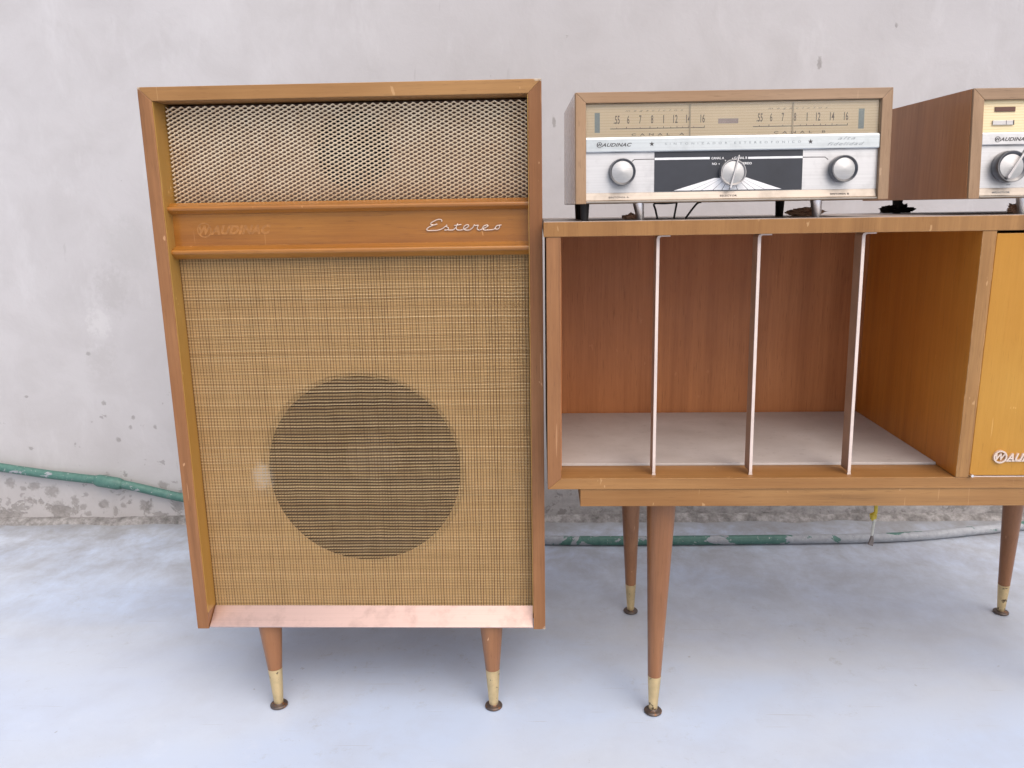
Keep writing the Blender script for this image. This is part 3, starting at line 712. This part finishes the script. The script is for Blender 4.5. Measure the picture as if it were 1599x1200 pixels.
obj('dial_bar', box(.1809, .2062, DY - .0002, DY + .0001, .0967, .1027, 0), 'pink_bar', dp)
for x in (.145, .2746): obj('dial_needle', box(x - .0009, x + .0009, DY - .0014, DY - .0008, .082, .1205, 0), 'needle', dp)
obj('dial_glass', box(x0, x1, PY - .0006, PY + .0002, .0818, .1228, 0), 'dial_glass', tn)
# band, face plate and foot strip
bn = obj('name_band', xprism([(PY + .004, .0635), (PY - .0035, .0632), (PY - .0042, .0642), (PY - .0042, .0795), (PY - .0028, .0818), (PY + .004, .0818)], x0, x1, .0003), 'band_metal', tn)
BY = PY - .0042
obj('logo', logo_bm(.0268, .071, .0700, .0745, BY, .0002, .025), 'print_dark', bn, False, None, 'dark AUDINAC mark with ringed W')
for cx, cz in ((.0963, .0726), (.296, .0724)):
    q = [(cx + (.0033 if i % 2 == 0 else .0013) * math.sin(math.pi * i / 5), cz + (.0033 if i % 2 == 0 else .0013) * math.cos(math.pi * i / 5)) for i in range(10)]
    obj('star', prism(q, BY - .0003, BY + .0001, 0), 'print_dark', bn)
obj('lettering', text_bm(' '.join('SINTONIZADOR') + '   ' + ' '.join('ESTEREOFONICO'), .1129, .2839, .0712, .0738, BY, 1.4, 0, .00015), 'print_steel', bn)
obj('lettering', text_bm('alta', .3301, .3522, .0742, .0778, BY, 1.25, .5, .00015), 'print_steel', bn)
obj('lettering', text_bm('fidelidad', .3173, .3636, .0672, .0712, BY, 1.25, .5, .00015), 'print_steel', bn)
fp = obj('face_plate', box(x0, x1, PY, PY + .002, .0135, .0634, 0), 'aluminium', tn)
bp = obj('black_panel', box(.1004, .2882, PY - .0006, PY - .0001, .0139, .063, 0), 'black_panel', fp)
fs = obj('foot_strip', xprism([(PY + .002, .0134), (PY, .0134), (PY - .002, .004), (PY - .0045, .0032), (PY - .0045, .0012), (PY + .002, .0012)], x0, x1, .0002), 'strip_metal', tn)
QY = PY - .0006
fan = bmesh.new(); base = [.1246, .147, .1602, .1752, .1866, .1958, .2064, .2196, .2288, .2407, .263]; kc = (.1985, .0361)
for a, b in zip(base, base[1:]):
    def at(x, f): return (kc[0] + (x - kc[0]) * f, kc[1] + (.0149 - kc[1]) * f)
    ga, gb = a + .00045, b - .00045
    prism([at(ga, 1), at(gb, 1), at(gb, .3), at(ga, .3)], QY - .0002, QY + .0001, 0, fan)
obj('ray_fan', fan, 'print_white', bp)
obj('white_line', box(.1006, .1704, QY - .0002, QY + .0001, .0531, .0558, 0), 'print_white', bp)
obj('white_line', box(.219, .288, QY - .0002, QY + .0001, .0526, .0552, 0), 'print_white', bp)
bm = text_bm('CANAL A', .1726, .1885, .0528, .0557, QY, 1, 0, .0002, .02); text_bm('NO', .1736, .1795, .0459, .0487, QY, 1, 0, .0002, .02, bm)
text_bm('CANAL B', .2014, .2177, .0526, .0556, QY, 1, 0, .0002, .02, bm); text_bm('ESTEREO', .2060, .2237, .0459, .0488, QY, 1, 0, .0002, .02, bm)
for cx, cz in ((.1903, .0512), (.1825, .0471), (.1995, .0535)): lathe([(.0007, 0), (.0007, .0002)], face_y(cx, QY, cz), 12, bm)
obj('lettering', bm, 'print_white', bp)
obj('guide_line', tube([(.0718, PY, .0518), (.075, PY, .0542), (.0875, PY, .0543), (.1003, PY, .0543)], .0005, 6, flat=.4), 'print_dark', fp)
obj('guide_line', tube([(.2883, PY, .0536), (.30, PY, .0536), (.3166, PY, .0534), (.3205, PY, .0503)], .0005, 6, flat=.4), 'print_dark', fp)
obj('lettering', text_bm('SINTONIA A', .0423, .068, .0066, .0088, PY - .0014, 1.1, 0, .0003), 'print_dark', fs)
obj('lettering', text_bm('SELECTOR', .184, .2057, .0066, .0088, PY - .0014, 1.1, 0, .0003), 'print_dark', fs)
obj('lettering', text_bm('SINTONIA B', .3244, .3481, .0066, .0088, PY - .0014, 1.1, 0, .0003), 'print_dark', fs)
def knob(par, cx, cz, r, y, ring, h=.013, dish=.003, rin=.80):
    k = obj('knob', lathe([(r * .97, 0), (r, .0015), (r * .985, h - .0008), (r * .965, h), (r * .93, h), (r * rin, h - dish)], face_y(cx, y, cz), 48, cap1=False), ring, par, True, 35)
    obj('knob_face', lathe([(r * rin, h - dish), (r * .45, h - dish + .0007), (.0008, h - dish + .0015)], face_y(cx, y, cz), 48, cap0=False), 'knob_metal', k, True)
    return k
knob(tn, .0587, .0388, .0168, PY, 'knob_ring'); knob(tn, .3375, .0384, .0168, PY, 'knob_ring')
k = knob(tn, .1983, .0361, .0163, QY, 'knob_pale', .011, .0022, .84)
def bar(par, a, b, y0, y1, hw):
    a, b = Vector((a[0], a[1])), Vector((b[0], b[1])); n = Vector((-(b - a).y, (b - a).x)).normalized() * hw
    t = (b - a).normalized() * hw
    obj('pointer', prism([tuple(a + n), tuple(a - t), tuple(a - n), tuple(b - n * .7), tuple(b + t), tuple(b + n * .7)], y0, y1, .0003), 'pointer', par)
bar(k, (.1945, .0172), (.2044, .0562), QY - .0128, QY - .0088, .0012)
# feet: a chromed pair in front, black rubber ones
XF[0] = None
FH = TZ - ZT1
def foot(par, x, y, r0, r1, mat, tilt=0.0):
    obj('foot', tube([(x, y, .0006), (x + tilt * .5, y, -FH / 2), (x + tilt, y, -FH)], [r0, (r0 + r1) / 2, r1], 20), mat, par, True, 40)
foot(tn, .0138, .03, .0062, .005, 'rubber'); foot(tn, .3181, .18, .0066, .0056, 'rubber'); foot(tn, .02, .2, .0066, .0056, 'rubber')
foot(tn, .0872, .05, .0076, .0048, 'chrome', .0032); foot(tn, .3236, .05, .0078, .0056, 'chrome', .0022)
for pts in ([(.137, .05, .0002), (.122, .05, -.0006), (.1085, .05, -.0008), (.1098, .049, -.008), (.1128, .048, -.0205)], [(.1378, .05, .0002), (.1382, .05, -.001), (.1367, .049, -.009), (.1347, .048, -.0205)], [(.171, .05, .0002), (.166, .05, -.001), (.159, .05, -.009), (.1505, .049, -.0205)]):
    obj('cable_end', tube(smooth_path(pts, 4), .00135, 8), 'cable_black', tn, True)

# ------------------------------------------------------------------ amplifier
AZ = .752
am = thing('amplifier', 'wooden amplifier at the right edge with its brown side panel showing', 'amplifier', (.542, 1.0445, AZ), R(2.6456))
aw, ah, ad = .3963, .1345, .30
XF[0] = shear(.013, ad, ah)
case(am, aw, ah, ad, .0140, ('case_x', 'case_z', 'case_z'))
obj('side_veneer', box(-.0008, -.0001, .0042, ad - .001, .0004, ah - .0006, 0), 'amp_side', am)
x0, x1 = .0142, aw - .0142; PY = .005
cp = obj('ribbed_panel', box(x0, x1, PY + .001, PY + .003, .0815, .1203, 0), 'cream_plate', am)
obj('slot', box(.0305, .0563, PY - .0002, PY + .0009, .1065, .112, 0), 'slot', cp)
sl2 = obj('slide_switch', box(.0281, .0546, PY - .0012, PY + .0009, .0902, .0958, .0004), 'knob_pale', cp)
obj('slit', box(.0448, .0453, PY - .0014, PY - .001, .0904, .0956, 0), 'print_dark', sl2)
obj('slit', box(.0538, .0549, PY - .0016, PY - .001, .0900, .0958, 0), 'print_dark', sl2)
for i in range(4): obj('slide_switch', box(.11 + i * .07, .13 + i * .07, PY - .0012, PY + .0009, .0902, .0958, .0004), 'knob_pale', cp)
bn = obj('name_band', xprism([(PY + .003, .0655), (PY - .0035, .0655), (PY - .0042, .0664), (PY - .0042, .0795), (PY - .0028, .0813), (PY + .003, .0813)], x0, x1, .0003), 'aluminium', am)
obj('logo', logo_bm(.030, .0745, .0702, .0748, PY - .0042, .0002, .025), 'print_dark', bn, False, None, 'dark AUDINAC mark with ringed W')
fp = obj('face_plate', box(x0, x1, PY, PY + .002, .0132, .0654, 0), 'aluminium', am)
fs = obj('foot_strip', xprism([(PY + .002, .0131), (PY, .0131), (PY - .002, .004), (PY - .0045, .0032), (PY - .0045, .0014), (PY + .002, .0014)], x0, x1, .0002), 'strip_metal', am)
obj('lettering', text_bm('SELECTOR', .0323, .0546, .0064, .0086, PY - .0014, 1.1, 0, .0003), 'print_steel', fs)
obj('lettering', text_bm('OFF', .0504, .0555, .016, .0178, PY, 1.1, 0, .0002), 'print_steel', fp)
for i, cx in enumerate((.0489, .124, .199, .274, .349)):
    k = knob(am, cx, .039, .0196, PY, 'knob_ring', .014, .0025, .76)
    bar(k, (cx - .0058, .0256), (cx + .0145, .0585), PY - .0165, PY - .0115, .0017)
XF[0] = None
FH = AZ - ZT1
foot(am, .101, .05, .0074, .0058, 'chrome', .0008); foot(am, .30, .05, .0074, .0058, 'chrome', .0008)
foot(am, .038, .26, .0078, .0056, 'rubber'); foot(am, .376, .27, .0066, .0056, 'rubber')

# ------------------------------------------------------------------ scraps wedged under the feet
def wad(name, label, cat, base, loc, size, mat, seed, group=None, rough_=.55, pts=4):
    bm = bmesh.new(); bmesh.ops.create_icosphere(bm, subdivisions=pts, radius=1)
    for v in bm.verts:
        q = v.co * 1.6 + Vector((seed, seed * .7, 0))
        k = 1 + rough_ * noise.noise(q) + rough_ * .55 * abs(noise.noise(q * 2.7)) * 2 - .2 + rough_ * .3 * noise.noise(q * 6)
        v.co = Vector((v.co.x * size[0] * k, v.co.y * size[1] * k, max(0.0004, size[2] * .8 + v.co.z * size[2] * k)))
    o = obj(name, bm, mat); o.location = loc; o['label'] = label; o['category'] = cat
    if group: o['group'] = group
    return o
def tl(x, y):
    a = R(1.7577); return (.0456 + x * math.cos(a) - y * math.sin(a), 1.0312 + x * math.sin(a) + y * math.cos(a), ZT1 + .0002)
def al(x, y):
    a = R(2.6456); return (.542 + x * math.cos(a) - y * math.sin(a), 1.0445 + x * math.sin(a) + y * math.cos(a), ZT1 + .0002)
wad('paper_wad', 'small crumpled brown paper wad at the tuner\'s left chrome foot', 'paper', None, tl(.0805, .064), (.0115, .009, .0045), 'paper_wad', 1.3)
wad('paper_wad', 'larger crumpled brown paper wad at the tuner\'s right chrome foot', 'paper', None, tl(.322, .082), (.023, .012, .0066), 'paper_wad', 5.9)
wad('foam_scrap', 'ragged black foam scrap under the amplifier\'s rear foot, seen beside the tuner', 'foam', None, al(.040, .262), (.023, .010, .0075), 'foam', 3.1, None, .6)
wad('paper_wad', 'brown paper scrap beside the amplifier\'s front foot at the right edge', 'paper', None, al(.097, .058), (.0085, .006, .0075), 'paper_wad', 9.2)
